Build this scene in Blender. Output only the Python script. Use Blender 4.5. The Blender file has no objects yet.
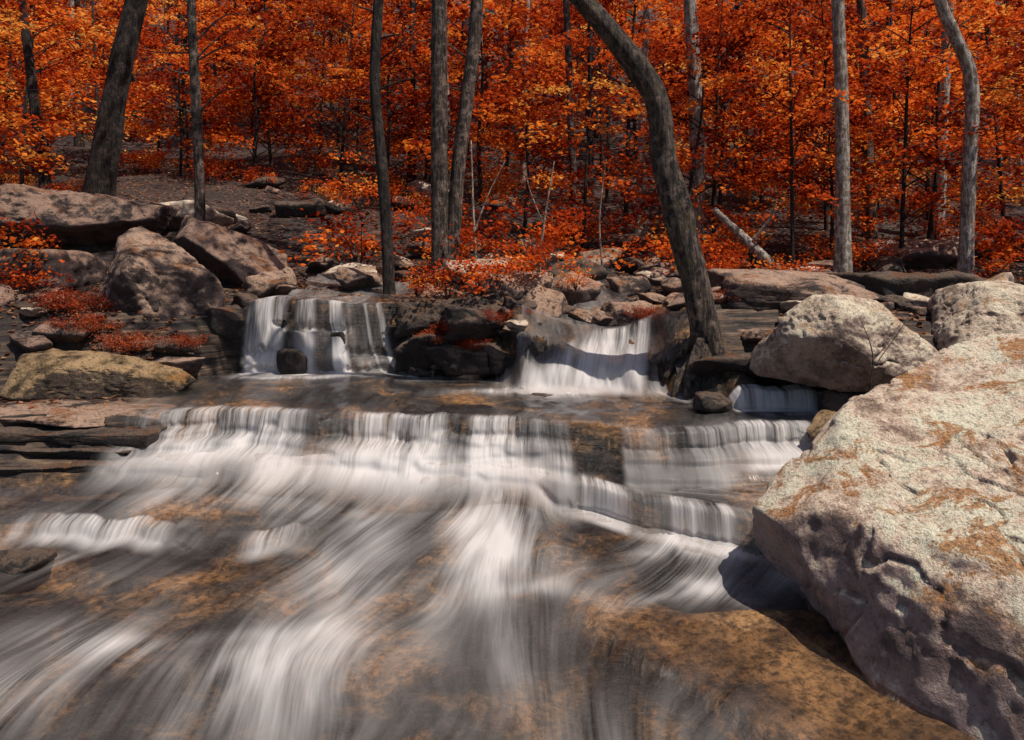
import bpy, bmesh, math, random
import numpy as np
from mathutils import Vector, Matrix
random.seed(11); R=np.random.default_rng(11)
scene=bpy.context.scene; COL=scene.collection

# ---------------------------------------------------------------- noise
def _h(ix,iy,iz,s):
    h=(ix*374761393+iy*668265263+iz*1103515245+s*974634777)&0xffffffff
    h=((h^(h>>13))*1274126177)&0xffffffff
    h=h^(h>>16)
    return h/4294967296.0
def vn(x,y,z=0.0,s=0):
    x,y,z=np.broadcast_arrays(np.asarray(x,float),np.asarray(y,float),np.asarray(z,float))
    ix=np.floor(x).astype(np.int64);iy=np.floor(y).astype(np.int64);iz=np.floor(z).astype(np.int64)
    fx=x-ix;fy=y-iy;fz=z-iz
    fx=fx*fx*(3-2*fx);fy=fy*fy*(3-2*fy);fz=fz*fz*(3-2*fz)
    def L(a,b,t):return a+(b-a)*t
    a=L(L(_h(ix,iy,iz,s),_h(ix+1,iy,iz,s),fx),L(_h(ix,iy+1,iz,s),_h(ix+1,iy+1,iz,s),fx),fy)
    b=L(L(_h(ix,iy,iz+1,s),_h(ix+1,iy,iz+1,s),fx),L(_h(ix,iy+1,iz+1,s),_h(ix+1,iy+1,iz+1,s),fx),fy)
    return L(a,b,fz)*2-1
def fbm(x,y,z=0.0,o=4,s=0,g=0.5):
    a=1.0;t=0;n=0;f=1.0
    for i in range(o):
        t=t+a*vn(np.asarray(x)*f+i*17.3,np.asarray(y)*f+i*9.1,np.asarray(z)*f+i*3.7,s+i);n+=a;a*=g;f*=2.03
    return t/n
def ss(a,b,x):
    t=np.clip((x-a)/(b-a),0,1);return t*t*(3-2*t)
def pl(x,pts):
    return np.interp(x,[p[0] for p in pts],[p[1] for p in pts])

# ---------------------------------------------------------------- terrain functions
def jag(x,s): return 0.11*vn(x*1.3,0,0,s)+0.07*vn(x*3.7,0,0,s+1)+0.04*vn(x*10,0,0,s+2)+.015*vn(x*30,0,0,s+3)
def yb2s(x): return pl(x,[(-8,5.9),(-4.2,6.1),(-3.3,6.15),(-2.5,6.32),(-1,6.27),(0,6.17),(.35,6.05),(.6,5.92),(.9,5.78),(1.5,5.76),(2.3,5.9),(4,6.0)])
def yb2(x): return yb2s(x)+jag(x,3)*.9
def yb1(x): return pl(x,[(-8,5.4),(-.1,5.75),(.15,5.6),(.32,5.45),(.6,5.35),(1,5.05),(1.5,4.62),(1.8,4.45),(4,4.3)])+jag(x,9)*.7
def yb3(x): return pl(x,[(-12,8.3),(-3.3,8.6),(-3.0,8.6),(-1.4,8.6),(-1.2,8.8),(-.2,8.8),(.1,8.5),(1.5,8.4),(1.8,8.0),(6,7.5)])+jag(x,15)*1.3
def wb3(x): return pl(x,[(-12,1.6),(-3.6,1.2),(-3.2,.3),(-1.3,.40),(-1.,.5),(-.3,.5),(.1,1.1),(1.5,1.1),(1.9,1.5),(8,1.6)])
def yl(x): return 4.85+.10*vn(x*1.6,0,0,40)+.05*vn(x*6,0,0,41)+.02*vn(x*18,0,0,42)
def smooth_h(x,y):
    x,y=np.broadcast_arrays(np.asarray(x,float),np.asarray(y,float))
    z=0.035*(np.clip(y,-6,6.2)-3)
    z=z+0.045*ss(-.09,0,y-yl(x))*ss(-1.1,-1.5,x)
    a=ss(.12,.36,x)               # 0 = left staircase, 1 = right shelf
    B=yb2(x);Bs=yb2s(x)
    stair=.13*ss(-.08,0,y-B)
    for i,(o,h) in enumerate([(.20,.055),(.38,.05),(.58,.045)]):
        stair=stair+h*ss(-.07,0,y-Bs+o+.15*vn(x*.9,0,0,50+i)+.07*vn(x*3.5,0,0,55+i)+.03*vn(x*12,0,0,58+i))
    stair=stair+.21*ss(-1.9,-.40,y-Bs)
    shelf=.25*(.5*ss(-.09,0,y-B)+.25*ss(-.32,-.24,y-Bs+.05*vn(x*3,0,0,65))+.25*ss(-.55,-.45,y-Bs+.06*vn(x*3,0,0,69)))+.17*ss(-.10,0,y-yb1(x))+.07*ss(-.9,-.1,y-yb1(x))
    z=z+stair*(1-a)+shelf*a
    z=z+0.5*ss(-3.3,-4.8,x)*ss(6.9,8.3,y)
    z=z+0.35*ss(-4.4,-7,x)*ss(2,5,y)
    nt_=ss(1.9,2.05,x)*ss(2.85,2.65,x)
    z=z+0.28*ss(1.7,2.6,x)*ss(6.2,7.4,y)*(1-nt_)+nt_*(.15*ss(-.09,0,y-6.55-.04*vn(x*6,0,0,66))+.1*ss(6.8,7.4,y))
    z=z+0.35*ss(2.6,3.6,x)*ss(4.2,6,y)+.5*ss(3.5,6,x)
    sl=.24-.10*ss(-1,2.5,x)
    far=1.43-.36*np.exp(-((x-1.0)/.65)**2)*(1-ss(8.4,10.5,y))+.05*vn(x*2.2,0,0,67)*(1-ss(8.8,9.5,y))
    far=far+np.clip(y-9.5,0,5.5)*sl+np.clip(y-15,0,11)*.24+np.clip(y-26,0,200)*.42
    far=far+.45*ss(-3,-6.5,x)*ss(9,11,y)-.12*np.exp(-((x+2.2)/.9)**2)*ss(9.6,12,y)*(1-ss(12,15,y))
    t=(y-yb3(x))/wb3(x)
    k=ss(-1,0,t)
    c=ss(0,.3,x)*ss(1.7,1.5,x)
    st=(.34*ss(-1,-.75,t+.25*vn(x*3,0,0,160))+.33*ss(-.62,-.40,t+.35*vn(x*3,0,0,161))+.33*ss(-.25,0,t))
    k=k*(1-c)+(st*.5+k*.5)*c
    c2=ss(-3.1,-2.9,x)*ss(-1.1,-1.3,x)
    s2=.45*ss(-.35,0,t)+.35*ss(-.75,-.5,t+.25*vn(x*3.5,0,0,162))+.2*ss(-1.1,-.85,t+.2*vn(x*5,0,0,163))
    k=k*(1-c2)+s2*c2
    z=z+(far-z)*k
    z=z+fbm(x*.35,y*.35,0,3,60)*.35*ss(10,14,y)
    return z
def slabd(x,y): return (x-.53)*.73+(y-3.65)*.69+.07*vn(x*4,y*4,0,77)+.04*vn(x*14,y*14,0,79)
def slabm(x,y):
    return ss(-.015,.03,slabd(x,y))*ss(4.30,4.05,y-.15*vn(x*3,0,0,78))*ss(.3,.5,x)
def ground_h(x,y):
    h=smooth_h(x,y)
    near=1-ss(9.5,12,y)
    n=fbm(x*.9,y*.9,0,4,21)*.05+fbm(x*3.5,y*3.5,0,4,25)*.03
    n=n*(.75+.5*near)
    sm=slabm(x,y)
    n=n*(1-.35*sm)
    fg=ss(5.3,4.9,y)*ss(.55,.3,x)
    h0=h+n-.02-.07*fg+.085*sm-.04*ss(5.0,4.4,y)*ss(.3,.5,x)
    s=.05
    off=.35*vn(x*.7,y*.7,0,31)+.25*vn(x*2.5,y*2.5,0,32)
    f=(h0)/s+off;fl=np.floor(f);fr=f-fl
    ht=s*(fl+ss(.38,.62,fr))-s*off
    hh=h0+(ht-h0)*.85*near*(1-.7*ss(-3.1,-3.6,x)*ss(6.7,7.2,y))*(1-.4*sm)
    return hh+fbm(x*14,y*14,0,3,28)*.008
def H(x,y): return float(ground_h(np.array([x]),np.array([y]))[0])

# ---------------------------------------------------------------- material helper
class Mt:
    def __init__(s,name):
        s.m=bpy.data.materials.new(name);s.m.use_nodes=True;s.t=s.m.node_tree;s.t.nodes.clear()
        s.out=s.t.nodes.new('ShaderNodeOutputMaterial')
    def set(s,sock,v):
        if isinstance(v,bpy.types.NodeSocket): s.t.links.new(v,sock)
        else:
            if hasattr(sock.default_value,'__len__') and not hasattr(v,'__len__'): v=[v]*len(sock.default_value)
            if hasattr(sock.default_value,'__len__') and len(sock.default_value)==4 and len(v)==3: v=(*v,1)
            sock.default_value=v
    def n(s,typ,ins={},out=0,**at):
        nd=s.t.nodes.new(typ)
        for k,v in at.items(): setattr(nd,k,v)
        for k,v in ins.items(): s.set(nd.inputs[k],v)
        return nd.outputs[out]
    def pos(s): return s.n('ShaderNodeNewGeometry')
    def mp(s,v,sc,loc=(0,0,0)): return s.n('ShaderNodeMapping',{0:v,1:loc,3:sc})
    def noise(s,v,sc,d=5,r=.55,dist=0): return s.n('ShaderNodeTexNoise',{'Vector':v,'Scale':sc,'Detail':d,'Roughness':r,'Distortion':dist})
    def vor(s,v,sc,**k): return s.n('ShaderNodeTexVoronoi',{'Vector':v,'Scale':sc},**k)
    def ramp(s,f,st,interp='LINEAR'):
        nd=s.t.nodes.new('ShaderNodeValToRGB');e=nd.color_ramp;e.interpolation=interp
        while len(e.elements)<len(st): e.elements.new(.5)
        for el,(p,c) in zip(e.elements,st):
            el.position=p;el.color=(*c,1) if hasattr(c,'__len__') else (c,c,c,1)
        s.set(nd.inputs[0],f);return nd.outputs[0]
    def mix(s,f,a,b,bt='MIX'):
        nd=s.t.nodes.new('ShaderNodeMix');nd.data_type='RGBA';nd.blend_type=bt
        s.set(nd.inputs[0],f);s.set(nd.inputs[6],a);s.set(nd.inputs[7],b);return nd.outputs[2]
    def ma(s,op,a,b=0.0,clamp=False): return s.n('ShaderNodeMath',{0:a,1:b},operation=op,use_clamp=clamp)
    def mr(s,v,a,b,c=0,d=1): return s.n('ShaderNodeMapRange',{0:v,1:a,2:b,3:c,4:d})
    def attr(s,nm): return s.n('ShaderNodeAttribute',out=2,attribute_name=nm)
    def bump(s,h,st,dist=.02): return s.n('ShaderNodeBump',{'Height':h,'Strength':st,'Distance':dist})
    def bsdf(s,**k):
        nd=s.t.nodes.new('ShaderNodeBsdfPrincipled')
        for a,v in k.items(): s.set(nd.inputs[a.replace('_',' ')],v)
        return nd.outputs[0]
    def fin(s,sh): s.t.links.new(sh,s.out.inputs[0]);return s.m

def mat_ground():
    m=Mt('ground_rock_and_litter');p=m.pos()
    st=m.mp(p,(.9,.9,16))
    a=m.noise(st,2.0,6,.62)
    rock=m.ramp(a,[(.36,(.010,.008,.008)),(.47,(.038,.028,.023)),(.56,(.11,.072,.05)),(.68,(.26,.18,.12))])
    b=m.noise(p,1.4,8,.66,.6)
    bed=m.ramp(b,[(.42,(.010,.009,.010)),(.49,(.040,.031,.028)),(.545,(.14,.082,.042)),(.63,(.42,.225,.095))])
    bed=m.mix(m.attr('slab'),bed,m.ramp(b,[(.38,(.035,.020,.013)),(.5,(.18,.095,.042)),(.6,(.40,.22,.095))]))
    fine=m.noise(p,22,7,.7)
    bed=m.mix(.85,bed,m.ramp(fine,[(.40,.12),(.57,1.15)]),'MULTIPLY')
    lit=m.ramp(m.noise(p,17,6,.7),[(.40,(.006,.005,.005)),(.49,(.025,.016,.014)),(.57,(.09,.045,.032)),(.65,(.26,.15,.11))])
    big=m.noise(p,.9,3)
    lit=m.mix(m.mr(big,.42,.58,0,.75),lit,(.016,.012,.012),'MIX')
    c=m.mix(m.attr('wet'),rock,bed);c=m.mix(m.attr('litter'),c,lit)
    hgt=m.ma('ADD',m.ma('MULTIPLY',a,1.0),m.ma('MULTIPLY',fine,.6))
    ro=m.mr(m.attr('wet'),0,1,.85,.35)
    return m.fin(m.bsdf(Base_Color=c,Roughness=ro,Normal=m.bump(hgt,.9,.06)))
def mat_rock(name,dark,mid,lite,moss,mossamt,side_shade=(.13,.10,.11),s0=.12,s1=.42):
    m=Mt(name);p=m.pos();oi=m.n('ShaderNodeObjectInfo',out=5)
    off=m.n('ShaderNodeCombineXYZ',{0:m.ma('MULTIPLY',oi,37.),1:m.ma('MULTIPLY',oi,11.)})
    q=m.n('ShaderNodeVectorMath',{0:p,1:off},operation='ADD')
    a=m.noise(q,2.2,7,.70,.5);b=m.noise(q,8,7,.72);f=m.noise(q,60,4,.7)
    v=m.ma('ADD',m.ma('MULTIPLY',a,.62),m.ma('MULTIPLY',b,.38))
    c=m.ramp(v,[(.40,dark),(.45,mid),(.485,lite),(.56,tuple(min(.86,v*1.25) for v in lite))])
    c=m.mix(.45,c,m.ramp(f,[(.36,.35),(.52,1.08)]),'MULTIPLY')
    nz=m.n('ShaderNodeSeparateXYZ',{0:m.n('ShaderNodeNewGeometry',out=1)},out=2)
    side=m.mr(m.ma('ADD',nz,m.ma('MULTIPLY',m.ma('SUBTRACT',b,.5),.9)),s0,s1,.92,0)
    c=m.mix(side,c,m.mix(m.mr(v,.42,.56),tuple(x*.6 for x in side_shade),tuple(x*1.6 for x in side_shade)))  # shade painted into the colour: steep faces go darker and mauve
    sp=m.ma('MULTIPLY',m.mr(m.vor(q,23),.12,.26,1,0),m.mr(m.noise(q,3.3,4),.48,.55,0,.6))
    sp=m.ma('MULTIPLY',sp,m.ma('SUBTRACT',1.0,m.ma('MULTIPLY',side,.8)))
    c=m.mix(sp,c,tuple(min(.80,x*1.15) for x in lite))
    c=m.mix(m.mr(m.noise(q,26,5,.8),.55,.60,0,.6),c,tuple(v*.5 for v in dark))
    mo=m.ma('MULTIPLY',m.mr(m.noise(q,2.6,8,.76,.6),.53,.575,0,mossamt),m.mr(nz,.35,.7,.05,1))
    mc=m.ramp(f,[(.38,tuple(v*.25 for v in moss)),(.56,moss)])
    c=m.mix(mo,c,mc)
    hg=m.ma('ADD',m.ma('MULTIPLY',b,1.1),m.ma('MULTIPLY',f,.3))
    return m.fin(m.bsdf(Base_Color=c,Roughness=.85,Normal=m.bump(hg,m.mr(side,0,.9,1.0,.75),.07)))
def mat_bark(name,d,l,moss=None):
    m=Mt(name);p=m.n('ShaderNodeTexCoord',out=3);q=m.mp(p,(1,1,.16))
    a=m.noise(q,30,5,.7);b=m.noise(p,9,5,.7)
    c=m.ramp(m.ma('ADD',m.ma('MULTIPLY',a,.6),m.ma('MULTIPLY',b,.4)),[(.44,d),(.50,tuple((x+y)*.4 for x,y in zip(d,l))),(.56,l)])
    c=m.mix(m.mr(b,.54,.60,0,.6),c,tuple(min(.7,v*1.8) for v in l))
    if moss: c=m.mix(m.mr(m.noise(p,5,5,.6),.54,.6,0,.5),c,moss)
    return m.fin(m.bsdf(Base_Color=c,Roughness=.9,Normal=m.bump(a,1.0,.14)))
def mat_leaf(name,cols):
    m=Mt(name);t=m.attr('tint');oi=m.n('ShaderNodeObjectInfo',out=5)
    f=m.ma('ADD',t,m.ma('MULTIPLY',m.ma('SUBTRACT',oi,.5),.45),True)
    c=m.ramp(f,cols)
    d=m.n('ShaderNodeBsdfDiffuse',{'Color':c});tr=m.n('ShaderNodeBsdfTranslucent',{'Color':c})
    return m.fin(m.n('ShaderNodeMixShader',{0:.45,1:d,2:tr}))
def mat_water(name,fall=False):
    m=Mt(name);uv=m.n('ShaderNodeTexCoord',out=2)
    f0=m.attr('foam')
    if fall:
        t=m.attr('run')
        n1=m.noise(m.mp(uv,(8,.7,1)),1,4,.6,.3);n2=m.noise(m.mp(uv,(42,1.5,1),(3,7,0)),1,3,.65)
        s=m.ma('ADD',m.ma('MULTIPLY',n1,.6),m.ma('MULTIPLY',n2,.4))
        s=m.mr(s,.40,.60,0.0,1.45)
        k=m.mr(t,.12,.65,0,.82)
        s=m.ma('ADD',m.ma('MULTIPLY',s,m.ma('SUBTRACT',1.0,k)),k)
        fac=m.ma('MULTIPLY',f0,s,True)
    else:
        n1=m.noise(m.mp(uv,(3.4,.8,1)),1,3,.5,.4);n2=m.noise(m.mp(uv,(13,.9,1),(3,7,0)),1,3,.55,.2);n3=m.noise(m.mp(uv,(70,2.0,1),(1,2,0)),1,3,.65)
        s=m.ma('ADD',m.ma('ADD',m.ma('MULTIPLY',n1,.50),m.ma('MULTIPLY',n2,.32)),m.ma('MULTIPLY',n3,.18))
        g=m.ma('SUBTRACT',1.0,m.mr(f0,.6,1.1,0,.65))
        s2=m.mr(s,.38,.62,.06,1.6)
        s2=m.ma('ADD',m.ma('MULTIPLY',s2,g),m.ma('SUBTRACT',1.0,g))
        fac=m.ma('MULTIPLY',f0,s2,True)
    fac=m.mr(fac,0,1,0,.96)
    bp=m.bump(s,.05,.03)
    foam=m.n('ShaderNodeMixShader',{0:.38,1:m.n('ShaderNodeBsdfDiffuse',{'Color':(.88,.85,.85,1),'Normal':bp}),2:m.n('ShaderNodeBsdfTranslucent',{'Color':(.88,.85,.85,1)})})
    bp2=m.bump(m.noise(m.mp(uv,(9,3,1)),1,4,.6),.3,.03)
    gl=m.n('ShaderNodeBsdfGlossy',{'Color':(.92,.95,1,1),'Roughness':.16 if not fall else .4,'Normal':bp2})
    tp=m.n('ShaderNodeBsdfTransparent',{'Color':(.90,.88,.86,1)})
    fr=m.n('ShaderNodeFresnel',{'IOR':1.33,'Normal':bp2})
    clear=m.n('ShaderNodeMixShader',{0:m.ma('MULTIPLY',fr,.7 if not fall else .35),1:tp,2:gl})
    return m.fin(m.n('ShaderNodeMixShader',{0:fac,1:clear,2:foam}))
G=mat_ground()
RK_big=mat_rock('rock_pale_shaded_sides',(.22,.145,.11),(.53,.385,.29),(.84,.645,.50),(.54,.22,.05),.85,(.20,.135,.135),.38,.62)
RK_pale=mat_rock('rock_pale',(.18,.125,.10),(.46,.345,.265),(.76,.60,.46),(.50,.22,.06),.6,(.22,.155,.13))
RK_brown=mat_rock('rock_brown',(.028,.019,.017),(.115,.076,.060),(.38,.25,.18),(.34,.13,.035),.75,(.05,.034,.034))
RK_bank=mat_rock('rock_bank_purple_brown',(.024,.016,.015),(.085,.055,.047),(.30,.19,.14),(.26,.09,.025),.75,(.042,.027,.029))
RK_dark=mat_rock('rock_dark',(.010,.008,.008),(.034,.025,.021),(.12,.08,.058),(.20,.07,.02),.85,(.018,.014,.014))
RK_moss=mat_rock('rock_mossy',(.05,.032,.018),(.19,.12,.05),(.38,.25,.13),(.38,.18,.05),.95,(.05,.036,.03))
BK_dark=mat_bark('bark_dark',(.008,.006,.005),(.065,.046,.038))
BK_main=mat_bark('bark_mossy_grey',(.008,.006,.005),(.16,.115,.09),(.11,.08,.04))
BK_pale=mat_bark('bark_pale',(.22,.165,.13),(.72,.62,.52))
BK_grey=mat_bark('bark_grey',(.028,.020,.016),(.23,.165,.135))
LF=mat_leaf('autumn_leaves',[(.0,(.11,.011,.006)),(.27,(.40,.048,.012)),(.56,(.74,.128,.02)),(.82,(.90,.28,.04)),(1,(.92,.48,.10))])
LFr=mat_leaf('red_grass',[(.0,(.12,.014,.01)),(.5,(.34,.05,.02)),(1,(.55,.16,.06))])
LFd=mat_leaf('dry_leaves',[(.0,(.06,.025,.018)),(.5,(.26,.10,.05)),(1,(.55,.33,.2))])
WT=mat_water('stream_water')
WF=mat_water('falling_water',True)

# ---------------------------------------------------------------- mesh helpers
def mk(name,V,F,mat,smooth=True):
    me=bpy.data.meshes.new(name)
    me.from_pydata(V.tolist() if hasattr(V,'tolist') else V,[],F.tolist() if hasattr(F,'tolist') else F)
    me.materials.append(mat)
    if smooth: me.polygons.foreach_set('use_smooth',np.ones(len(me.polygons),bool))
    me.update();return me
def fattr(me,nm,a): me.attributes.new(nm,'FLOAT','POINT').data.foreach_set('value',np.asarray(a,np.float32))
def setuv(me,u,v):
    l=me.uv_layers.new(name='UVMap');vi=np.empty(len(me.loops),np.int32);me.loops.foreach_get('vertex_index',vi)
    l.data.foreach_set('uv',np.stack([u[vi],v[vi]],1).astype(np.float32).ravel())
def ob(name,me,loc=(0,0,0),label=None,cat=None,kind=None,group=None,parent=None,rot=0,scale=1):
    if me is not None and me.users>0: me=me.copy()   # own mesh per thing
    o=bpy.data.objects.new(name,me);COL.objects.link(o);o.location=loc;o.rotation_euler=(0,0,rot)
    o.scale=(scale,)*3 if not hasattr(scale,'__len__') else scale
    if label:o['label']=label
    if cat:o['category']=cat
    if kind:o['kind']=kind
    if group:o['group']=group
    if parent:o.parent=parent
    return o
def grid(xs,ys):
    nx,ny=len(xs),len(ys);X,Y=np.meshgrid(xs,ys)
    i=np.arange(nx*ny).reshape(ny,nx)
    F=np.stack([i[:-1,:-1],i[:-1,1:],i[1:,1:],i[1:,:-1]],-1).reshape(-1,4)
    return X.ravel(),Y.ravel(),F
def grow(a,b,st,k=1.12):
    o=[a];s=st
    while (o[-1]<b): s*=k;o.append(o[-1]+s)
    return o[1:]

# ground
xs=np.array(sorted([-v for v in grow(5.2,75,.04)]+list(np.arange(-5.2,4.6,.03))+grow(4.6,75,.04)))
ys=np.array(list(np.arange(-12,2,1.))+list(np.arange(2.2,4.4,.025))+list(np.arange(4.4,6.7,.018))+list(np.arange(6.7,9.0,.028))+grow(9.0,110,.03,1.03))
X,Y,F=grid(xs,ys);Z=ground_h(X,Y)
me=mk('ground',np.stack([X,Y,Z],1),F,G)
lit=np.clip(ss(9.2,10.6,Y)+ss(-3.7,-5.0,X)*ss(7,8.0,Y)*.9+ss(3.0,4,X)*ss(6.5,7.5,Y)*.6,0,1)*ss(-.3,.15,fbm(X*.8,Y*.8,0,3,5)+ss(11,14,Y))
wl=smooth_h(X,Y)+.03
wet=(1-ss(.0,.05,Z-wl))*(Y<9.5)*(1-ss(-3.0,-3.3,X)*ss(5.3,5.9,Y))*(1-ss(1.9,2.3,X)*ss(5.9,6.3,Y))
wet=np.maximum(wet,(Y<4.6)&(X<2.5)&(X>-3.5))
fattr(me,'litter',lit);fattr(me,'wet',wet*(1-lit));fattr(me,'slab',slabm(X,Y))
ob('ground',me,kind='structure',label='rocky stream bed and leaf covered forest slope',cat='ground')

# ---------------------------------------------------------------- water
def blob(x,y,cx,cy,rx,ry,a,rot=0):
    c,s=math.cos(rot),math.sin(rot);dx,dy=x-cx,y-cy
    return a*np.exp(-((dx*c+dy*s)/rx)**2-((-dx*s+dy*c)/ry)**2)
def foamf(x,y):
    wx=x+.24*vn(x*1.6,y*1.3,0,90)+.07*vn(x*5,y*3,0,190);wy=y+.26*vn(x*1.7,y*1.5,0,91)+.07*vn(x*5,y*4,0,191)
    f=.12+0*x
    d=np.where(x<.25,yb2s(x)-.58,yb1(x)-.15)-wy
    low=ss(-.45,.05,d)
    win=ss(-3.2,-2.5,x)*ss(.7,.2,x)
    f=f+.95*win*np.exp(-np.clip(d,0,9)/(.40+.34*np.exp(-((x+.3)/.7)**2)))*low
    w_=ss(.35,.6,x)*ss(2.2,1.8,x)
    f=f+.7*w_*np.exp(-np.clip(d,0,9)/.16)*low
    for b in [(-.15,4.75,.30,.80,.46),(-.10,3.6,.18,.6,.24),(-1.15,5.0,.9,.22,.25),(-1.25,3.35,.30,.45,.42,-.4),(-2.0,3.6,.40,.22,.45,-.3),(-.60,4.1,.20,.8,.30,-.45),
              (-2.45,4.62,.8,.07,.40),(.62,4.50,.42,.08,.45,.3),(.28,4.28,.38,.10,.40,.25),(.70,4.22,.32,.07,.65,.1),(-1.5,4.3,.7,.13,.28,.4),(-1.0,4.5,.4,.5,.24,-.5),
              (1.2,4.25,.10,.22,.45,.3),(-.95,3.9,.17,.6,.24,-.5),(-1.6,3.8,.6,.12,.25,.2),(-.25,5.2,.6,.35,.30),(-2.5,3.2,.5,.2,.35),(-.5,3.2,.3,.3,.15),(1.3,4.35,.2,.12,.4)]:
        f=f+blob(wx,wy,*b)
    f=f*(1-.9*blob(x,y,.42,3.55,.30,.5,1))*(1-.8*blob(x,y,-2.5,4.1,.5,.18,1))*(1-.85*blob(x,y,-3.3,5.3,.6,.35,1))*(1-.6*blob(x,y,-1.9,5.0,.5,.08,1))*(1-.6*blob(x,y,-1.5,4.05,.3,.2,1))*(1-.6*blob(x,y,.45,4.95,.4,.2,1))
    f=f*(1-.9*ss(.1,.6,(x-.53)*.73+(y-3.65)*.69+.3)*ss(4.15,3.9,y)*ss(.4,.7,x))
    f=f+.6*np.exp(-((slabd(x,y)+.035)/.035)**2)*ss(3.75,3.5,y)*ss(.45,.6,x)*ss(-.3,.3,vn(x*6,y*6,0,195))
    f=np.where((y>yb1(x)-.02)&(x>.25),.02+0*x,f)
    up=ss(-.05,0.05,y-yb2(x))
    f=f*(1-up)+up*(.03+.15*np.exp(-(y-yb2(x))/.35))
    d3=yb3(x)-wb3(x)-y
    f=f+.9*np.exp(-np.abs(np.clip(d3,-.3,9))/.18)*(y>6.8)*(ss(-3.15,-2.9,x)*ss(-1.2,-1.5,x)+ss(-.5,.1,x)*ss(1.75,1.4,x)*1.0)
    f=f+blob(x,y,.45,7.30,.85,.16,.85)+blob(x,y,-1.25,8.10,.5,.12,1.0)+blob(x,y,-2,7.9,.9,.08,.35)+blob(x,y,2.3,6.35,.3,.08,.7)
    f=f+.14*((y>yb1(x))&(y<yb2(x))&(x>.3))
    f=f*(.75+.65*vn(x*1.9+.3*vn(y,x,0,93),y*1.1,0,92)+.25*vn(x*5,y*3,0,192))
    return np.clip(f,0,1.15)
def flow_u(x,y): return x+.26*vn(x*.9,y*.75,0,94)+.08*vn(x*2.2,y*1.5,0,95)-.8*ss(.1,.8,x)*(1-ss(4.9,5.2,y))*(y-4)+.34*ss(.1,-1.0,x)*np.clip(5.4-y,0,9)
xs=np.arange(-5.5,3.1,.03);ys=np.array(list(np.arange(2.0,6.6,.025))+list(np.arange(6.6,11.5,.05)))
X,Y,F=grid(xs,ys);W=smooth_h(X,Y)+.03
W2=W+.014*vn(flow_u(X,Y)*4,Y*1.8,0,96)+.008*vn(X*9,Y*4,0,97)+.004*vn(X*22,Y*9,0,98)
gy=(smooth_h(X,Y+.03)-smooth_h(X,Y-.03))/.06
xl=pl(Y,[(2,-6),(5.15,-6),(5.35,-3.1),(6.4,-3.1),(6.5,-3.9),(6.6,-3.7),(8,-3.3),(8.6,-3.05),(9.2,-2.9),(12,-2.7)])+.1*vn(Y*3,0,0,199)
xr=pl(Y,[(2,3.1),(5.9,2.7),(6.7,2.65),(7.0,2.4),(7.1,1.8),(8.3,1.7),(9,1.5),(12,1.6)])
stairz=(X<.42)&(X>-3.3)&(Y<yb2(X)+.03)&(Y>yb2s(X)-.50)
stair2=(X>=.42)&(Y<yb2(X)+.03)&(Y>yb2(X)-.58)
stair3=(X>=.36)&(Y<yb1(X)+.03)&(Y>yb1(X)-.16)
stair4=(X>1.8)&(Y>6.40)&(Y<6.62)
ok=(X>xl)&(X<xr)&(gy<1.1)&~stairz&~stair2&~stair3&~stair4
mid=(Y>8.25)&(X>-1.35)&(X<.1); ok&=~mid
fk=ok[F].all(1);F=F[fk]
used=np.zeros(len(X),bool);used[F.ravel()]=True;rm=np.cumsum(used)-1;F=rm[F]
X,Y,W2=X[used],Y[used],W2[used]
me=mk('water',np.stack([X,Y,W2],1),F,WT);fattr(me,'foam',foamf(X,Y));setuv(me,flow_u(X,Y),Y)
ob('water',me,kind='structure',label='silky shallow creek water over brown rock',cat='water')

def drape(x0,x1,ya,yb_,dens,label,out=.03,rows=64,slant=0,seed=0,n=None,blur=0,fan=0,fade=.78):
    n=n or int((x1-x0)/.012);xs=np.linspace(x0,x1,n);T=np.linspace(0,1,rows)
    XX,TT=np.meshgrid(xs,T);A=ya(XX);B=yb_(XX);YY=A+(B-A)*TT
    PX=XX+slant*(TT-.3)+fan*np.clip(TT-.2,0,1)*((XX-x0)/(x1-x0))**2
    ZZ=smooth_h(PX,YY)
    if blur:
        ZZ=(ZZ+smooth_h(PX,YY+blur)+smooth_h(PX,YY+blur*.5)+smooth_h(PX-.03,YY+blur*.3)+smooth_h(PX+.03,YY+blur*.3))/5
    g=np.clip((smooth_h(PX,YY+.03)-smooth_h(PX,YY-.03))/.06,0,4)
    o=out*np.clip(g,0,1.2)*(1+.4*vn(XX*5,TT*2,0,seed+3))
    ZZ=ZZ+.033+.005*vn(XX*9,TT*3,0,seed+8)*np.clip(g,0,1)
    PY=YY-o
    dl=np.zeros_like(ZZ);dl[1:]=np.cumsum(np.hypot(np.diff(PY,axis=0),np.diff(ZZ,axis=0)),0)
    D=dens(XX,TT)*ss(0,.12,TT)*ss(1,fade,TT)
    e=ss(x0,x0+.1,XX)*ss(x1,x1-.1,XX)
    i=np.arange(n*rows).reshape(rows,n);F=np.stack([i[:-1,:-1],i[1:,:-1],i[1:,1:],i[:-1,1:]],-1).reshape(-1,4)
    me=mk('waterfall',np.stack([PX.ravel(),PY.ravel(),ZZ.ravel()],1),F,WF)
    fattr(me,'foam',np.clip(D*e,0,1.3).ravel());fattr(me,'run',TT.ravel());setuv(me,(XX+.02*vn(TT*3,XX*3,0,seed)).ravel(),dl.ravel())
    return ob('waterfall',me,kind='structure',label=label,cat='waterfall')
gap=lambda x,s,k=2.6:ss(-.55,.05,vn(x*k,0,0,s)+.5*vn(x*k*2.7,0,0,s+1))
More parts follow.
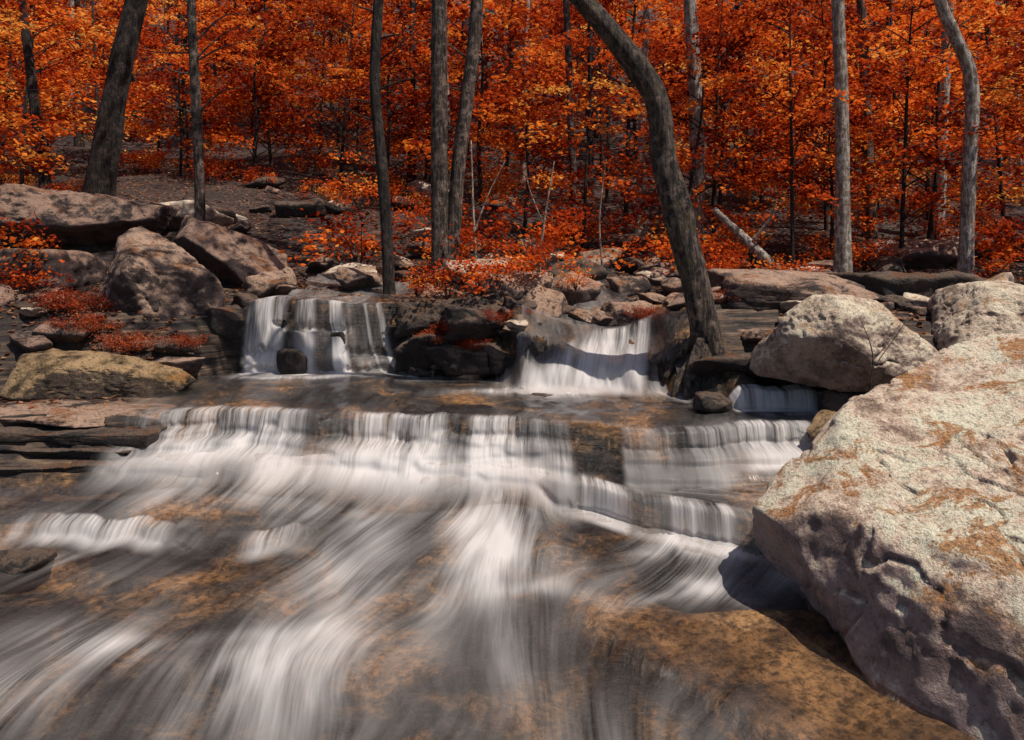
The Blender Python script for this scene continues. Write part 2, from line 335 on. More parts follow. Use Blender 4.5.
drape(-3.2,.50,lambda x:yb2(x)+.14,lambda x:yb2s(x)-1.05+.14*vn(x*1.3,0,0,141),
      lambda x,t:(.45+.75*np.sin(np.clip(t*1.25,0,1)*1.57))*((1-t)*gap(x,101)+t*(.45+.55*gap(x+.1,131,1.7)))*ss(-3.2,-2.4,x)**.6*(1-.8*ss(-.05,.35,x)*(1-t)),'wide low waterfall spilling over layered rock ledges',seed=1,rows=120,blur=.06,fade=.5)
drape(.82,2.5,lambda x:yb2(x)+.12,lambda x:yb2(x)-.72,lambda x,t:(.65+.45*t)*(.3+.7*gap(x,103,2.4)),'small waterfall over a stepped stone shelf',seed=2,slant=-.08,blur=.03,rows=90,fade=.75)
drape(.42,1.85,lambda x:yb1(x)+.12,lambda x:yb1(x)-.32,lambda x,t:(.62+.25*t)*(.30+.70*gap(x,105,3.3)),'thin fringe of water dripping off a brown slab',seed=3,slant=-.06,blur=.02)
drape(-3.3,-1.2,lambda x:yl(x)+.08,lambda x:yl(x)-.26,lambda x,t:(.60+.25*t)*gap(x,115,2)*ss(-1.2,-1.7,x),'thin ledge line of white water across the creek',seed=9,blur=.02,rows=40,fade=.5)
drape(1.90,2.70,lambda x:6.55+.04*vn(x*6,0,0,66)+.1,lambda x:6.55+.04*vn(x*6,0,0,66)-.25,lambda x,t:(.9+.4*t)*(.3+.7*gap(x,113,3)),'short white spill between bank rocks',seed=8,blur=.02)
drape(-3.02,-1.45,lambda x:yb3(x)+.12,lambda x:yb3(x)-wb3(x)*1.1-.2,lambda x,t:(.62+.7*t)*(1-.95*np.exp(-((x+2.50)/.10)**2))*(1-.85*np.exp(-((x+1.92)/.05)**2))*(1-.8*np.exp(-((x+2.22)/.04)**2)*(1-t*.6))*(.3*t+(1-.3*t)*gap(x,107,5.0)),'veil waterfall dropping from a dark ledge',seed=4,out=.07,fan=.8,blur=.08,rows=90)
drape(-.15,1.5,lambda x:yb3(x)+.1,lambda x:yb3(x)-wb3(x)-.25,lambda x,t:(.55+.65*t)*ss(.95-1.15*t,1.25-1.1*t,x)*(.5*t+(1-.5*t)*gap(x,109,3.4)),'cascade fanning over low boulders into the pool',seed=5,slant=-.35,out=.05,rows=90,blur=.14,fade=.6)

# ---------------------------------------------------------------- rocks
_ico={}
def ico(sub):
    if sub not in _ico:
        bm=bmesh.new();bmesh.ops.create_icosphere(bm,subdivisions=sub,radius=1)
        V=np.array([v.co[:] for v in bm.verts]);F=np.array([[v.index for v in f.verts] for f in bm.faces]);bm.free();_ico[sub]=(V,F)
    return _ico[sub]
def rock_mesh(size,seed,sub=5,mat=None,planes=None,p=30,amp=.07,strata=0,name='boulder',np_=9,top=.8,crk=.7):
    D,F=ico(sub);D=D/np.linalg.norm(D,axis=1)[:,None]
    r=np.random.default_rng(seed)
    if planes is None:
        n=r.normal(size=(np_,3));n/=np.linalg.norm(n,axis=1)[:,None];h=r.uniform(.66,.95,np_)
        n=np.vstack([n,[[0,0,1],[0,0,-1],[1,0,0],[-1,0,0],[0,1,0],[0,-1,0]]]);h=np.concatenate([h,[top,.8,1,1,1,1]])
        sz=np.array(size)
    else:
        n=np.array([q[0] for q in planes],float);n/=np.linalg.norm(n,axis=1)[:,None];h=np.array([q[1] for q in planes]);sz=np.array([1,1,1.])
    t=np.clip(D@n.T/h,0,None)
    rr=(t**p).sum(1)**(-1/p)
    V=D*rr[:,None]*sz
    sc=float(np.mean(size))
    q=V/sc
    d=fbm(q[:,0]*1.6+seed,q[:,1]*1.6,q[:,2]*1.6,5,seed)*amp*1.8+fbm(q[:,0]*7,q[:,1]*7,q[:,2]*7,4,seed+5,.6)*amp*.45
    rid=np.abs(fbm(q[:,0]*2.2,q[:,1]*2.2,q[:,2]*2.2+seed,3,seed+9));d=d-amp*crk*(1-ss(0,.035,rid))
    blk=np.floor(3*vn(q[:,0]*1.9,q[:,1]*1.9,q[:,2]*1.9,seed+21)+.3*vn(q[:,0]*6,q[:,1]*6,q[:,2]*6,seed+22))/3;d=d+blk*amp*.8
    if strata: d=d+strata*ss(-.15,.15,vn(0,0,V[:,2]*9+.6*vn(q[:,0]*2,q[:,1]*2,0,seed),seed+2))
    V=V+D*d[:,None]*sc
    return mk(name,V,F,mat)
def rock(loc,size,seed,mat,label,sub=5,rot=0,tilt=(0,0),name='boulder',**k):
    me=rock_mesh(size,seed,sub,mat,**k)
    o=ob(name,me,loc,label=label,cat='boulder' if name=='boulder' else 'rock');o.rotation_euler=(tilt[0],tilt[1],rot);return o
C=np.array([2.75,3.95,.40])
def pq(n,pt):
    n=np.array(n,float);n/=np.linalg.norm(n);return (n,float(n@(np.array(pt)-C)))
planes=[pq((-.24,-.26,.93),(1.34,4.2,.72)),pq((-.915,-.03,-.42),(1.35,4.2,.62)),pq((-.76,-.50,.28),(1.40,4.12,.64)),pq((-.50,.82,.25),(2.4,4.78,1.15)),
        pq((-.30,-.95,.1),(2.4,2.62,.3)),pq((1,0,0),(4.3,4,.4)),pq((0,0,-1),(2,4,-.3)),pq((.1,.95,.2),(3.3,5.1,1)),
        pq((.05,-.12,.98),(3.3,4.6,1.42)),pq((-.5,-.8,-.2),(1.72,2.85,0)),pq((-.58,.10,.80),(2.1,4.4,1.02)),pq((-.50,-.52,.69),(1.75,3.55,.60))]
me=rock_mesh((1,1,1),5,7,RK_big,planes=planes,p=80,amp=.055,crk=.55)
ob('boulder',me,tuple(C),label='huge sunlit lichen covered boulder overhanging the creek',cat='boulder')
rock((2.93,6.35,1.20),(.68,.55,.47),8,RK_pale,'rounded cream boulder perched above the small falls',6,rot=.2,tilt=(0,.12),amp=.06,p=22,np_=12,top=.9)
rock((4.45,6.75,1.34),(.70,.6,.46),14,RK_pale,'pale angular boulder resting on the rocky bank',6,rot=-.3,tilt=(.1,-.12),amp=.06,p=22,np_=12,top=.92)
rock((3.35,8.5,1.52),(1.05,.7,.28),19,RK_brown,'flat grey slab behind the pale boulders',5,tilt=(.05,.06),strata=.04)
rock((2.55,5.6,.60),(.30,.26,.2),23,RK_moss,'small tan rock beside the little waterfall',5)
rock((4.9,8.7,1.5),(1.0,.7,.32),29,RK_dark,'dark flat boulder at the forest edge',5,rot=.4,strata=.04)
rock((2.25,7.15,.88),(.55,.35,.2),31,RK_dark,'wet brown slab beneath the leaning tree',5,strata=.05)
rock((2.75,7.4,1.0),(.32,.28,.24),33,RK_brown,'small brown rock beside leaning tree roots',4)
rock((-4.15,8.7,1.46),(.80,.55,.68),37,RK_brown,'large angular boulder with sunlit sloping top',6,rot=-.15,tilt=(.22,.35),np_=6,p=60)
rock((-6.7,11.0,2.42),(1.4,.95,.56),41,RK_bank,'massive weathered slab boulder on the wooded bank',6,rot=.15,tilt=(0,.12),strata=.03,np_=7,p=50)
rock((-3.95,10.4,1.92),(.72,.6,.46),43,RK_bank,'grey boulder leaning against another boulder',5,rot=.5,tilt=(0,.4),np_=7,p=50)
rock((-6.3,9.4,1.72),(.85,.6,.40),47,RK_bank,'shaded boulder near orange sapling leaves',5,strata=.03,np_=7)
rock((-3.98,7.25,.80),(.86,.40,.25),53,RK_moss,'low flat moss covered rock at the pool edge',6,tilt=(0,.03),amp=.05,p=14)
rock((-3.02,4.55,.08),(.20,.15,.11),59,RK_dark,'small dark wet rock in the shallow creek',4)
for j,(x,y,z,a,b_) in enumerate([(-3.95,6.38,.61,.95,.36),(-3.75,6.16,.52,.90,.30),(-3.95,5.98,.43,1.0,.30),(-3.65,5.80,.345,.80,.28),(-3.85,5.62,.26,.85,.26),(-3.5,5.45,.19,.62,.22)]):
    rock((x,y,z),(a,b_,.052),140+j,RK_brown if j==0 else RK_dark,'thin flat shale ledge at the waterline',5,rot=.05*j-.12,amp=.05,np_=4,p=50,top=.95)
rock((.30,9.0,1.33),(.5,.4,.30),61,RK_brown,'brown rock between the two upper falls',5,rot=.3)
rock((.0,9.1,1.55),(.5,.35,.26),67,RK_brown,'ledge rock topped with fallen leaves',5)
rock((-.35,8.45,1.22),(.42,.35,.24),71,RK_dark,'dark mossy rock stacked beside the waterfall',5,strata=.05,rot=.2,amp=.1)
rock((-.85,8.55,1.25),(.42,.3,.26),73,RK_dark,'dark wet rock beside the veil waterfall',5,strata=.05,rot=-.2,amp=.1)
rock((-1.02,8.38,.88),(.30,.3,.26),74,RK_dark,'dark wet boulder at the foot of the ledge',5,rot=.3,amp=.1)
rock((-.62,8.25,.82),(.36,.3,.22),75,RK_dark,'dark cracked boulder at the pool edge',5,strata=.05,amp=.1)
rock((-.22,8.2,.80),(.28,.28,.24),76,RK_dark,'dark wet boulder at the pool edge',5,rot=.6,amp=.1)
rock((.10,8.6,1.08),(.30,.3,.24),77,RK_dark,'dark boulder beside the cascade',5,rot=.1,strata=.04)
for j,(x,y,z,s) in enumerate([(.72,8.05,.90,.12),(1.38,8.05,.98,.15),(.95,7.65,.78,.10)]):
    rock((x,y,z),(s*1.2,s,s*.8),130+j,RK_dark,'small dark stone parting the cascade',4,rot=j,amp=.09)
rock((1.66,7.95,.93),(.34,.33,.28),79,RK_dark,'dark rounded rock beside the cascade',5)
rock((1.35,8.8,1.25),(.4,.3,.22),83,RK_brown,'brown rock at the cascade lip',5)
rock((-3.25,8.55,1.15),(.35,.3,.3),87,RK_dark,'dark rock at the waterfall edge',5)
rock((-2.42,8.12,.80),(.17,.13,.20),89,RK_dark,'small dark rock splashed by the waterfall',4)
rock((-2.50,8.5,1.14),(.12,.12,.26),90,RK_dark,'dark rock splitting the veil waterfall',4)
rock((-1.95,8.36,1.0),(.08,.08,.14),91,RK_dark,'dark rock splitting the veil waterfall',4)
rock((-.45,9.7,1.75),(.42,.3,.2),97,RK_pale,'pale rounded stone on the ledge',5)
rock((1.78,6.5,.68),(.18,.25,.12),99,RK_dark,'wet dark stone at the pool outlet',4)
rock((2.82,6.15,.72),(.22,.2,.16),102,RK_dark,'dark stone tucked beneath the cream boulder',4)
base=[rock_mesh((1,.8,.6),200+i,4,[RK_brown,RK_dark,RK_brown,RK_pale,RK_bank,RK_dark][i],amp=.09) for i in range(6)]
zones=[((.3,4.6,8.6,12.5),70,(.10,.40)),((1.9,4.6,7.2,8.4),24,(.10,.28)),((-6,-3.3,7.5,9.2),26,(.08,.24)),((-3.4,.4,8.9,12),40,(.10,.34)),((4.5,11,8,14),16,(.25,.6)),((-10,-4.5,10.5,14),9,(.25,.6)),((-1.3,.2,8.1,8.8),18,(.06,.18)),((-6,1,12,17),20,(.15,.5))]
for (a,b,c,d),n,(s0,s1) in zones:
    for i in range(n):
        x=random.uniform(a,b);y=random.uniform(c,d);s=random.uniform(s0,s1)*random.uniform(.7,1.1)
        if -3<x<-1.4 and y<9.8: continue
        k=random.randrange(6)
        o=ob('bank_rock',base[k],(x,y,H(x,y)+s*.22),label=['brown rock','dark rock','brown rock','pale rock','brown rock','dark rock'][k]+' lying on the leafy stream bank',cat='rock',group='rocks scattered along the stream bank',rot=random.uniform(0,6.28),scale=(s*1.2,s,s*random.uniform(.7,1.1)))
        o.rotation_euler[0]=random.uniform(-.3,.3);o.rotation_euler[1]=random.uniform(-.3,.3)

# ---------------------------------------------------------------- trees
class Tub:
    def __init__(s): s.V=[];s.F=[]
    def add(s,pts,rad,seg=10,sub=6,wob=.0,seed=0,flare=0):
        P=np.array(pts,float);n=len(P);t=np.arange(n);k=(n-1)*sub+1;T=np.linspace(0,n-1,k)
        Q=np.zeros((k,3))
        for j,tt in enumerate(T):
            i=min(int(tt),n-2);f=tt-i;p0=P[max(i-1,0)];p1=P[i];p2=P[i+1];p3=P[min(i+2,n-1)]
            Q[j]=.5*((2*p1)+(-p0+p2)*f+(2*p0-5*p1+4*p2-p3)*f*f+(-p0+3*p1-3*p2+p3)*f**3)
        rr=np.interp(T,t,rad);tg=np.gradient(Q,axis=0);tg/=np.linalg.norm(tg,axis=1)[:,None]+1e-9
        ref=np.array([1,0,0]) if abs(tg[0][0])<.8 else np.array([0,1,0]);b=len(s.V)
        for j in range(k):
            u=np.cross(tg[j],ref);u/=np.linalg.norm(u)+1e-9;v=np.cross(tg[j],u)
            for a in range(seg):
                an=6.28318*a/seg;r=rr[j]
                if flare:
                    fz=max(0,1-j/(sub*flare));r*=1+fz*fz*(.45+.45*math.sin(an*4+seed))
                if wob: r*=1+wob*float(vn(math.cos(an)*1.5+seed,math.sin(an)*1.5,Q[j][2]*2.2,seed))
                s.V.append((Q[j]+r*(math.cos(an)*u+math.sin(an)*v)).tolist())
        for j in range(k-1):
            for a in range(seg):
                a2=(a+1)%seg;s.F.append((b+j*seg+a,b+j*seg+a2,b+(j+1)*seg+a2,b+(j+1)*seg+a))
        s.F.append(tuple(b+(k-1)*seg+a for a in range(seg)))
    def mesh(s,name,mat): return mk(name,s.V,s.F,mat)
def leaves_mesh(name,Cn,L,tint,mat,seed=0,tilt=.75,aspect=.66):
    r=np.random.default_rng(seed);N=len(Cn);L=np.broadcast_to(L,(N,))*r.uniform(.7,1.25,N)
    nrm=np.stack([r.normal(0,tilt,N),r.normal(0,tilt,N),np.ones(N)],1);nrm/=np.linalg.norm(nrm,axis=1)[:,None]
    a=r.uniform(0,6.28,N);d=np.stack([np.cos(a),np.sin(a),r.normal(-.2,.3,N)],1)
    d-=nrm*(d*nrm).sum(1)[:,None];d/=np.linalg.norm(d,axis=1)[:,None];w=np.cross(nrm,d)
    L=L[:,None];V=np.stack([Cn-d*L*.5,Cn+w*L*aspect*.5-nrm*L*.08,Cn+d*L*.5,Cn-w*L*aspect*.5-nrm*L*.08],1).reshape(-1,3)
    F=np.arange(N*4).reshape(N,4);me=mk(name,V,F,mat,False);fattr(me,'tint',np.repeat(np.clip(tint,0,1),4));return me
def under_tree(seed,h=5.5,rad=1.7,ncl=44,per=64,leaf=.118,z0=.2):
    r=np.random.default_rng(seed);tb=Tub()
    lean=r.normal(0,.35,2);P=[(0,0,-.2),(lean[0]*.3,lean[1]*.3,h*.35),(lean[0]*.2,lean[1]*.8,h*.7),(lean[0],lean[1],h)]
    tb.add(P,[.05,.036,.025,.008],7,4)
    Cs=[];Ti=[]
    for i in range(ncl):
        t=r.uniform(z0,1.0);z=h*t;env=rad*(1.05-.65*abs(t-.45)**1.1*1.3);a=r.uniform(0,6.28);q=env*r.uniform(.25,1.1)**.7
        bx=np.interp(z,[-.2,h*.35,h*.7,h],[0,lean[0]*.3,lean[0]*.2,lean[0]]);by=np.interp(z,[-.2,h*.35,h*.7,h],[0,lean[1]*.3,lean[1]*.8,lean[1]])
        c=np.array([bx+math.cos(a)*q,by+math.sin(a)*q,z])
        if i%2==0: tb.add([(bx,by,z-q*.35),((bx+c[0])/2,(by+c[1])/2,z-q*.05),tuple(c)],[.016,.010,.003],4,2)
        R_=r.uniform(.22,.62);n=int(per*(R_/.42)**1.5*r.uniform(.7,1.2))
        rho=R_*np.sqrt(r.uniform(0,1,n));th=r.uniform(0,6.28,n)
        p=np.stack([rho*np.cos(th),rho*np.sin(th),r.normal(0,.06,n)-rho*rho*.3],1)
        p[:,2]+=p[:,0]*r.normal(0,.35)+p[:,1]*r.normal(0,.35)
        Cs.append(c+p);Ti.append(np.full(n,r.uniform(.06,.90))+r.normal(0,.10,n))
    Cs=np.vstack(Cs);Ti=np.concatenate(Ti)
    return tb.mesh('trunk',BK_dark),leaves_mesh('crown',Cs,leaf,Ti,LF,seed,tilt=.6)
UT=[under_tree(300+i,h=[5.2,4.6,6.0,5.5,3.8,5.0][i],rad=[1.8,1.6,2.0,1.5,1.5,2.1][i]) for i in range(6)]
UTf=[under_tree(330+i,h=5.5,rad=1.9,ncl=40,per=38,leaf=.17,z0=.06) for i in range(3)]
def place_tree(tr,x,y,s,grp,lab,name='maple_tree'):
    e=ob(name,None,(x,y,H(x,y)),label=lab,cat='tree',group=grp,rot=random.uniform(0,6.28),scale=s);e.empty_display_size=.3
    for nm,me in zip(('trunk','crown'),tr): ob(nm,me,parent=e)
pts=[]
def try_place(n,y0,y1,mind,tr,smin,smax,skip,xr_=None):
    c=0;tries=0
    while c<n and tries<6000:
        tries+=1;y=random.uniform(y0,y1);x=random.uniform(-.75*y-.5,.75*y+.5) if not xr_ else random.uniform(xr_[0]*y,xr_[1]*y)
        if skip(x,y) or any((x-a)**2+(y-b)**2<mind**2 for a,b in pts): continue
        pts.append((x,y));c+=1
        place_tree(random.choice(tr),x,y,random.uniform(smin,smax),'autumn understory trees in the forest','slender understory tree with layered orange red leaves')
openl=lambda x,y:(-.62<x/y<-.05 and y<17)
for x,y,s,k in [(1.2,12.6,.75,0),(2.9,12.4,.8,1),(4.4,11.6,.75,2),(6.4,12.2,.85,3),(8.6,11.4,.85,0),(.2,13.6,.8,4),(7.6,13.6,.9,5),(3.8,14,.9,0),(-9.5,13,1,1),(9.8,13,1,2),(5.6,13,.8,4),(-8.8,11.5,.7,4)]:
    pts.append((x,y));place_tree(UT[k],x,y,s,'autumn understory trees in the forest','slender understory tree with layered orange red leaves')
try_place(26,13.5,21,2.0,UT,.85,1.2,openl)
try_place(10,17.5,22,1.7,UT,.75,1.05,lambda x,y:False,(-.7,-.05))
try_place(34,19,33,2.4,UT,1.15,1.6,lambda x,y:False)
try_place(42,33,62,3.4,UTf,1.8,2.5,lambda x,y:False)

def canopy(seed):
    r=np.random.default_rng(seed);Cs=[];Ti=[]
    for i in range(22):
        c=np.array([r.normal(0,1.3),r.normal(0,1.3),r.uniform(-1.5,2.5)]);n=24;R_=r.uniform(.4,.8)
        rho=R_*np.sqrt(r.uniform(0,1,n));th=r.uniform(0,6.28,n)
        Cs.append(c+np.stack([rho*np.cos(th),rho*np.sin(th),r.normal(0,.07,n)],1));Ti.append(np.full(n,r.uniform(.2,.8))+r.normal(0,.1,n))
    return leaves_mesh('crown',np.vstack(Cs),.16,np.concatenate(Ti),LF,seed)
CAN=[canopy(400),canopy(401)]
def tall(pts_,rad,mat,label,name='forest_tree',group=None,seg=14,top=11.,crown=True,seed=0,limbs=3,flare=1,extra=None,wob=.10):
    x0,y0,z0=pts_[0];tb=Tub();P=[tuple(np.array(p)-np.array((x0,y0,z0))) for p in pts_]
    d=(np.array(P[-1])-np.array(P[-2]));d/=np.linalg.norm(d)
    d=d*.5+np.array([0,0,.7]);d/=np.linalg.norm(d)
    last=np.array(P[-1]);end=last+d*max(top-pts_[-1][2],1.5)
    P2=[(P[0][0],P[0][1],-.35)]+P[1:]+[tuple((last+end)/2),tuple(end)]
    rd=[rad[0]*1.05]+list(np.interp(np.linspace(0,1,len(P)),[0,1],rad))[1:]+[rad[1]*.8,rad[1]*.35]
    tb.add(P2,rd,seg,8,wob=wob,seed=seed,flare=flare*.6 if flare else 0)
    r=random.Random(seed)
    for i in range(limbs):
        f=r.uniform(.1,.9);b=last+(end-last)*f;a=r.uniform(0,6.28);l=r.uniform(1.5,2.6)
        tb.add([tuple(b),tuple(b+np.array([math.cos(a)*l*.5,math.sin(a)*l*.5,l*.35])),tuple(b+np.array([math.cos(a)*l,math.sin(a)*l,l*.8]))],[rad[1]*.45,rad[1]*.25,.01],6,4)
    if extra:
        for q,rq in extra: tb.add([tuple(np.array(p)-np.array((x0,y0,z0))) for p in q],rq,7,5,wob=.25,seed=seed)
    e=ob(name,None,(x0,y0,z0),label=label,cat='tree',group=group)
    ob('trunk',tb.mesh('trunk',mat),parent=e)
    if crown: ob('crown',CAN[seed%2],tuple(end),parent=e,rot=r.uniform(0,6))
    return e
def twigs(base,n,l,seed):
    r=random.Random(seed);o=[]
    for i in range(n):
        x,y,z=base[0],base[1],base[2]+r.uniform(0,base[3]);s=r.choice([-1,1]);q=l*r.uniform(.5,1.2)
        o.append(([(x,y,z),(x+s*q*.5,y-.1,z+q*r.uniform(-.05,.4)),(x+s*q,y-.2,z+q*r.uniform(.0,.8))],[.018,.01,.003]))
    return o
tall([(-7.9,14,H(-7.9,14)),(-7.5,14,5),(-7.1,14,6.8),(-6.6,14,9)],(.24,.17),BK_dark,'thick dark trunk leaning beside mossy boulders',seed=1)
tall([(-9.0,14.4,H(-9,14.4)),(-9.3,14.4,5),(-9.6,14.4,7.5)],(.11,.07),BK_dark,'thin dark tree leaning away on the bank',seed=2)
tall([(-4.62,11,H(-4.62,11)),(-4.66,11,3.5),(-4.78,11,6),(-4.75,11,8)],(.08,.055),BK_grey,'slim brown tree behind the angular boulder',seed=3,extra=twigs((-4.7,11,3.8,2),9,.8,1))
tall([(-1.57,9.6,H(-1.57,9.6)),(-1.66,9.6,2.8),(-1.78,9.6,4.2),(-1.72,9.6,5.6),(-1.7,9.6,7.5)],(.08,.06),BK_dark,'slim dark tree standing at the waterfall ledge',seed=4,extra=twigs((-1.72,9.6,3.0,2.2),7,.6,2))
tall([(-.98,10.2,H(-.97,10.2)),(-1.0,10.2,3.2),(-1.0,10.2,5.5),(-1.0,10.2,8)],(.125,.10),BK_grey,'straight grey tree in a leaning pair',seed=5)
tall([(-.88,10.22,H(-.8,10.3)),(-.74,10.25,3.2),(-.5,10.3,5.3),(-.4,10.3,8)],(.11,.08),BK_grey,'grey tree leaning out from its neighbour',seed=6,extra=twigs((-.62,10.3,3.6,1.2),4,.7,5))
m0=H(1.98,7.3)
tall([(1.98,7.3,m0-.02),(1.86,7.3,1.54),(1.68,7.3,2.23),(1.50,7.3,3.02),(1.41,7.3,3.50),(1.25,7.28,3.78),(.97,7.25,4.13),(.66,7.2,4.48),(.25,7.1,4.95)],(.155,.092),BK_main,'big curved tree leaning over the creek',seed=7,seg=28,top=9.5,wob=.28,flare=1.6,
     extra=[([(1.9,7.25,1.2),(1.76,7.12,.98),(1.66,6.98,.75),(1.64,6.88,.55)],[.07,.06,.035,.02]),([(2.0,7.22,1.1),(2.04,7.05,.92),(2.12,6.9,.76)],[.07,.05,.02]),([(1.85,7.35,1.15),(1.65,7.35,.97),(1.5,7.3,.75)],[.07,.05,.02]),([(2.05,7.3,1.05),(2.25,7.25,.97),(2.45,7.2,.88)],[.06,.035,.015]),
            ([(1.87,7.18,1.1),(1.84,7.05,.85),(1.78,6.92,.6)],[.06,.05,.02]),([(1.76,7.12,.95),(1.72,7.05,.8),(1.7,6.95,.62)],[.06,.09,.05]),([(1.9,7.2,1.05),(1.9,6.98,.85),(1.95,6.8,.62)],[.06,.045,.02]),([(1.8,7.2,1.0),(1.62,7.1,.82),(1.52,7.0,.62)],[.05,.04,.02])])
tall([(3.2,13,H(3.2,13)),(3.25,13,4),(3.12,13,6.6),(3.1,13,9)],(.14,.10),BK_pale,'pale grey tree rising through orange leaves',seed=8)
tall([(4.83,10.8,H(4.83,10.8)),(4.82,10.8,3.8),(4.75,10.8,5.8),(4.7,10.8,8.5)],(.105,.08),BK_pale,'straight pale barked tree',seed=9)
tall([(6.6,10.8,H(6.6,10.8)),(6.68,10.8,3.4),(6.7,10.8,4.5),(6.45,10.8,5.2),(6.22,10.8,5.8),(6.0,10.8,7.5)],(.10,.075),BK_pale,'pale tree bending near the top',seed=10)
i=0
while i<44:
    y=random.uniform(15,34);x=random.uniform(-.7*y,.7*y);z=H(x,y);l=random.uniform(-.5,.5)
    if -.75<x/y<-.2 and y<23: continue
    i+=1
    tall([(x,y,z),(x+l*.4,y,z+3.5),(x+l,y,z+8)],(random.uniform(.07,.16),.07),random.choice([BK_dark,BK_dark,BK_grey,BK_pale]),'tall forest tree on the wooded slope',group='tall trees standing on the wooded slope',seg=8,top=z+12,seed=20+i,limbs=2)
def sapling(paths,label,mat=BK_pale,cat='sapling',name='bare_sapling'):
    x0,y0,z0=paths[0][0][0];tb=Tub()
    for p,r in paths: tb.add([(a-x0,b-y0,c-z0) for a,b,c in p],r,6,5)
    e=ob(name,tb.mesh(name,mat),(x0,y0,z0),label=label,cat=cat)
sapling([([(-.5,10.5,1.7),(-.55,10.5,2.6),(-.58,10.5,3.6)],[.028,.02,.008]),([(-.53,10.5,2.3),(-.35,10.5,2.8),(-.1,10.5,3.3)],[.015,.01,.004])],'thin pale bare sapling above the ledge')
sapling([([(.38,10.5,1.7),(.45,10.5,2.4),(.6,10.5,3.3)],[.025,.018,.006]),([(.45,10.5,2.4),(.25,10.5,2.9),(.2,10.5,3.2)],[.012,.008,.003])],'slender white stemmed bare sapling')
sapling([([(1.35,11,1.7),(1.3,11,2.5),(1.4,11,3.4)],[.02,.014,.005])],'thin leafless stem among the rocks')
sapling([([(3.0,11.0,2.65),(3.35,10.8,2.25),(3.8,10.6,1.75)],[.045,.07,.08]),([(3.5,10.7,2.2),(3.7,10.6,2.5),(3.75,10.5,2.75)],[.03,.02,.01])],'pale fallen log lying across the slope',cat='log',name='fallen_log')
sapling([([(2.75,5.75,.8),(2.78,5.7,1.2),(2.68,5.7,1.5)],[.006,.005,.002]),([(2.77,5.7,1.1),(2.95,5.7,1.35),(3.05,5.7,1.5)],[.004,.003,.002]),([(2.78,5.7,1.2),(2.6,5.7,1.3),(2.5,5.7,1.28)],[.004,.003,.002])],'bare dry twig in front of boulder',mat=BK_grey,cat='twig',name='dry_twig')
sapling([([(-4.9,8.1,1.3),(-4.1,7.95,1.1),(-3.4,7.9,.92)],[.03,.025,.012])],'fallen branch lying beside the boulder',mat=BK_grey,cat='branch',name='fallen_branch')

# shrubs
def shrub(seed,rad=.45,h=.5,n=520,leaf=.06,mat=LF,ncl=14,sp=.12,droop=0):
    r=np.random.default_rng(seed);tb=Tub();Cs=[];Ti=[]
    for i in range(ncl):
        a=r.uniform(0,6.28);q=rad*r.uniform(.2,1);z=h*r.uniform(.25,1);c=np.array([math.cos(a)*q,math.sin(a)*q,z])
        tb.add([(0,0,-.05),(c[0]*.4,c[1]*.4,z*.6),tuple(c)],[.008,.005,.002],4,2)
        k=n//ncl;Cs.append(c+r.normal(0,1,(k,3))*np.array([sp,sp,sp*.45]));Ti.append(np.full(k,r.uniform(.15,.75))+r.normal(0,.12,k))
    return tb.mesh('stems',BK_grey),leaves_mesh('leaves',np.vstack(Cs),leaf,np.concatenate(Ti),mat,seed)
SH=[shrub(500),shrub(501,.55,.6,700,.07),shrub(502,.35,.35,420,.05)]
SR=[shrub(510,.32,.22,2200,.026,LFr,26,.07),shrub(511,.38,.26,2400,.028,LFr,26,.08)]
def put_shrub(x,y,s,k=None,z=None,name='shrub'):
    k=random.randrange(3) if k is None else k
    e=ob(name,None,(x,y,H(x,y) if z is None else z),label='low bush with small orange red leaves',cat='shrub',group='low autumn bushes',rot=random.uniform(0,6),scale=s)
    ob('stems',SH[k][0],parent=e);ob('leaves',SH[k][1],parent=e)
for x,y,s,k,z in [(-.75,8.65,.8,0,1.5),(-.45,8.7,.8,1,1.42),(-.2,9.0,.7,0,1.6),(.35,9.2,.7,1,1.7),(.8,9.3,.6,2,1.55),(-6.1,9.0,1.0,1,1.75),(-5.7,8.6,.8,0,1.45),(-4.9,8.3,.5,2,1.3),(-1.15,8.9,.6,2,1.5)]:
    put_shrub(x,y,s,k,z)
for i in range(60):
    y=random.uniform(10,20);x=random.uniform(-.72*y,.72*y)
    if -.55<x/y<-.1 and y<15 and random.random()<.75: continue
    put_shrub(x,y,random.uniform(.7,1.5))
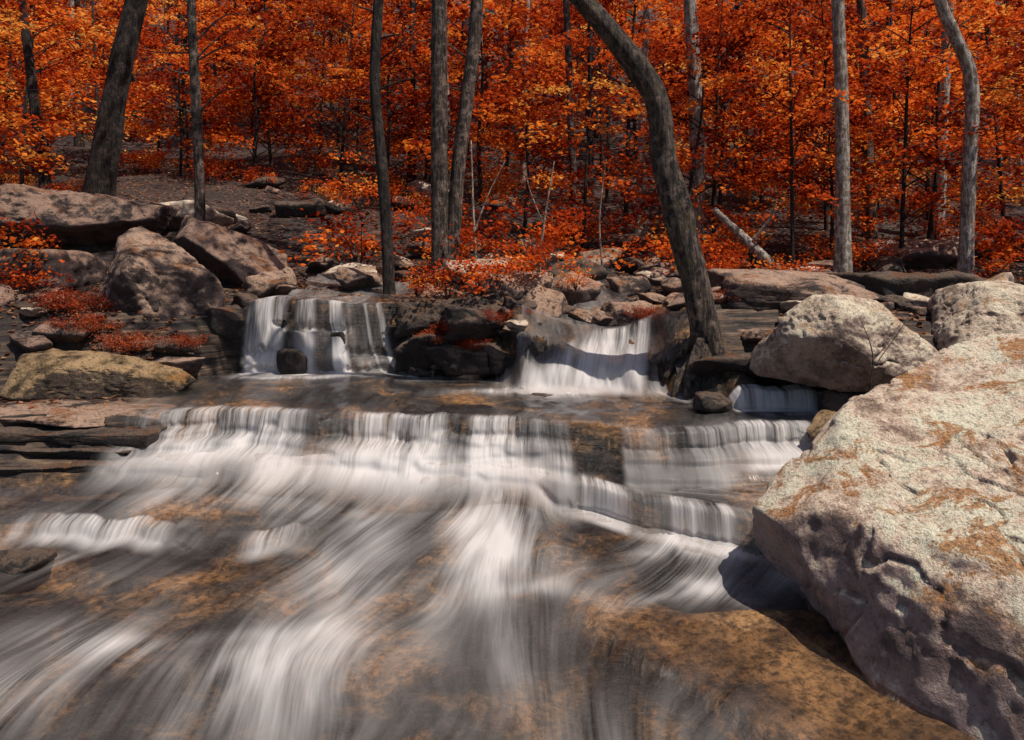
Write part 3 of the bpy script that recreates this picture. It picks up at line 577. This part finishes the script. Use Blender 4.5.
for i,(x,y,z,s) in enumerate([(-4.5,7.85,None,.9),(-4.0,7.75,None,.75),(-4.8,8.1,None,1.0),(-3.55,7.95,None,.6),(-.62,8.28,1.12,.75),(-.25,8.3,1.2,.6),(-.85,8.25,1.0,.6),(-.45,8.12,.92,.5),(.05,8.45,1.25,.5),(1.5,8.4,1.25,.5),(2.3,8.0,None,.6)]):
    e=ob('red_shrub',None,(x,y,H(x,y) if z is None else z),label='feathery rust red shrub on the bank',cat='shrub',group='rust red feathery shrubs on the bank',rot=random.uniform(0,6),scale=s)
    ob('stems',SR[i%2][0],parent=e);ob('leaves',SR[i%2][1],parent=e)
# fallen leaves
n=22000;yy=9.2+R.uniform(0,1,n)**1.3*14;xx=R.uniform(-.75,.75,n)*yy
n2=1600;y2=R.uniform(6.4,9.2,n2);x2=np.where(R.uniform(0,1,n2)<.5,R.uniform(-5.8,-3.5,n2),R.uniform(2.8,5.2,n2))
xx=np.concatenate([xx,x2]);yy=np.concatenate([yy,y2]);zz=ground_h(xx,yy)+.02
me=leaves_mesh('fallen_leaves',np.stack([xx,yy,zz],1),.075,R.uniform(0,1,len(xx)),LFd,9,tilt=.25)
ob('fallen_leaves',me,kind='stuff',label='dry leaves scattered over the forest floor',cat='leaves')

# ---------------------------------------------------------------- light, camera
sd=Vector((.40,-.20,.88)).normalized()
w=bpy.data.worlds.new('World');scene.world=w;w.use_nodes=True;nt=w.node_tree
bg=nt.nodes['Background'];sk=nt.nodes.new('ShaderNodeTexSky');sk.sky_type='NISHITA';sk.sun_disc=False
sk.sun_elevation=math.asin(sd.z);sk.sun_rotation=math.atan2(sd.x,sd.y);nt.links.new(sk.outputs[0],bg.inputs[0]);bg.inputs[1].default_value=.07
L=bpy.data.lights.new('sun','SUN');L.energy=5.0;L.angle=math.radians(.6);L.color=(1,.90,.78)
lo=bpy.data.objects.new('sun',L);COL.objects.link(lo);lo.rotation_euler=sd.to_track_quat('Z','Y').to_euler();lo.location=(10,-5,20)
cd=bpy.data.cameras.new('camera');cd.sensor_width=36;cd.lens=740*36/1024;cd.shift_y=-117/1024;cd.clip_end=400
co=bpy.data.objects.new('camera',cd);COL.objects.link(co);co.location=(0,0,2);co.rotation_euler=(math.radians(90),0,0);scene.camera=co
scene.view_settings.view_transform='Standard';scene.view_settings.look='None';scene.view_settings.exposure=0
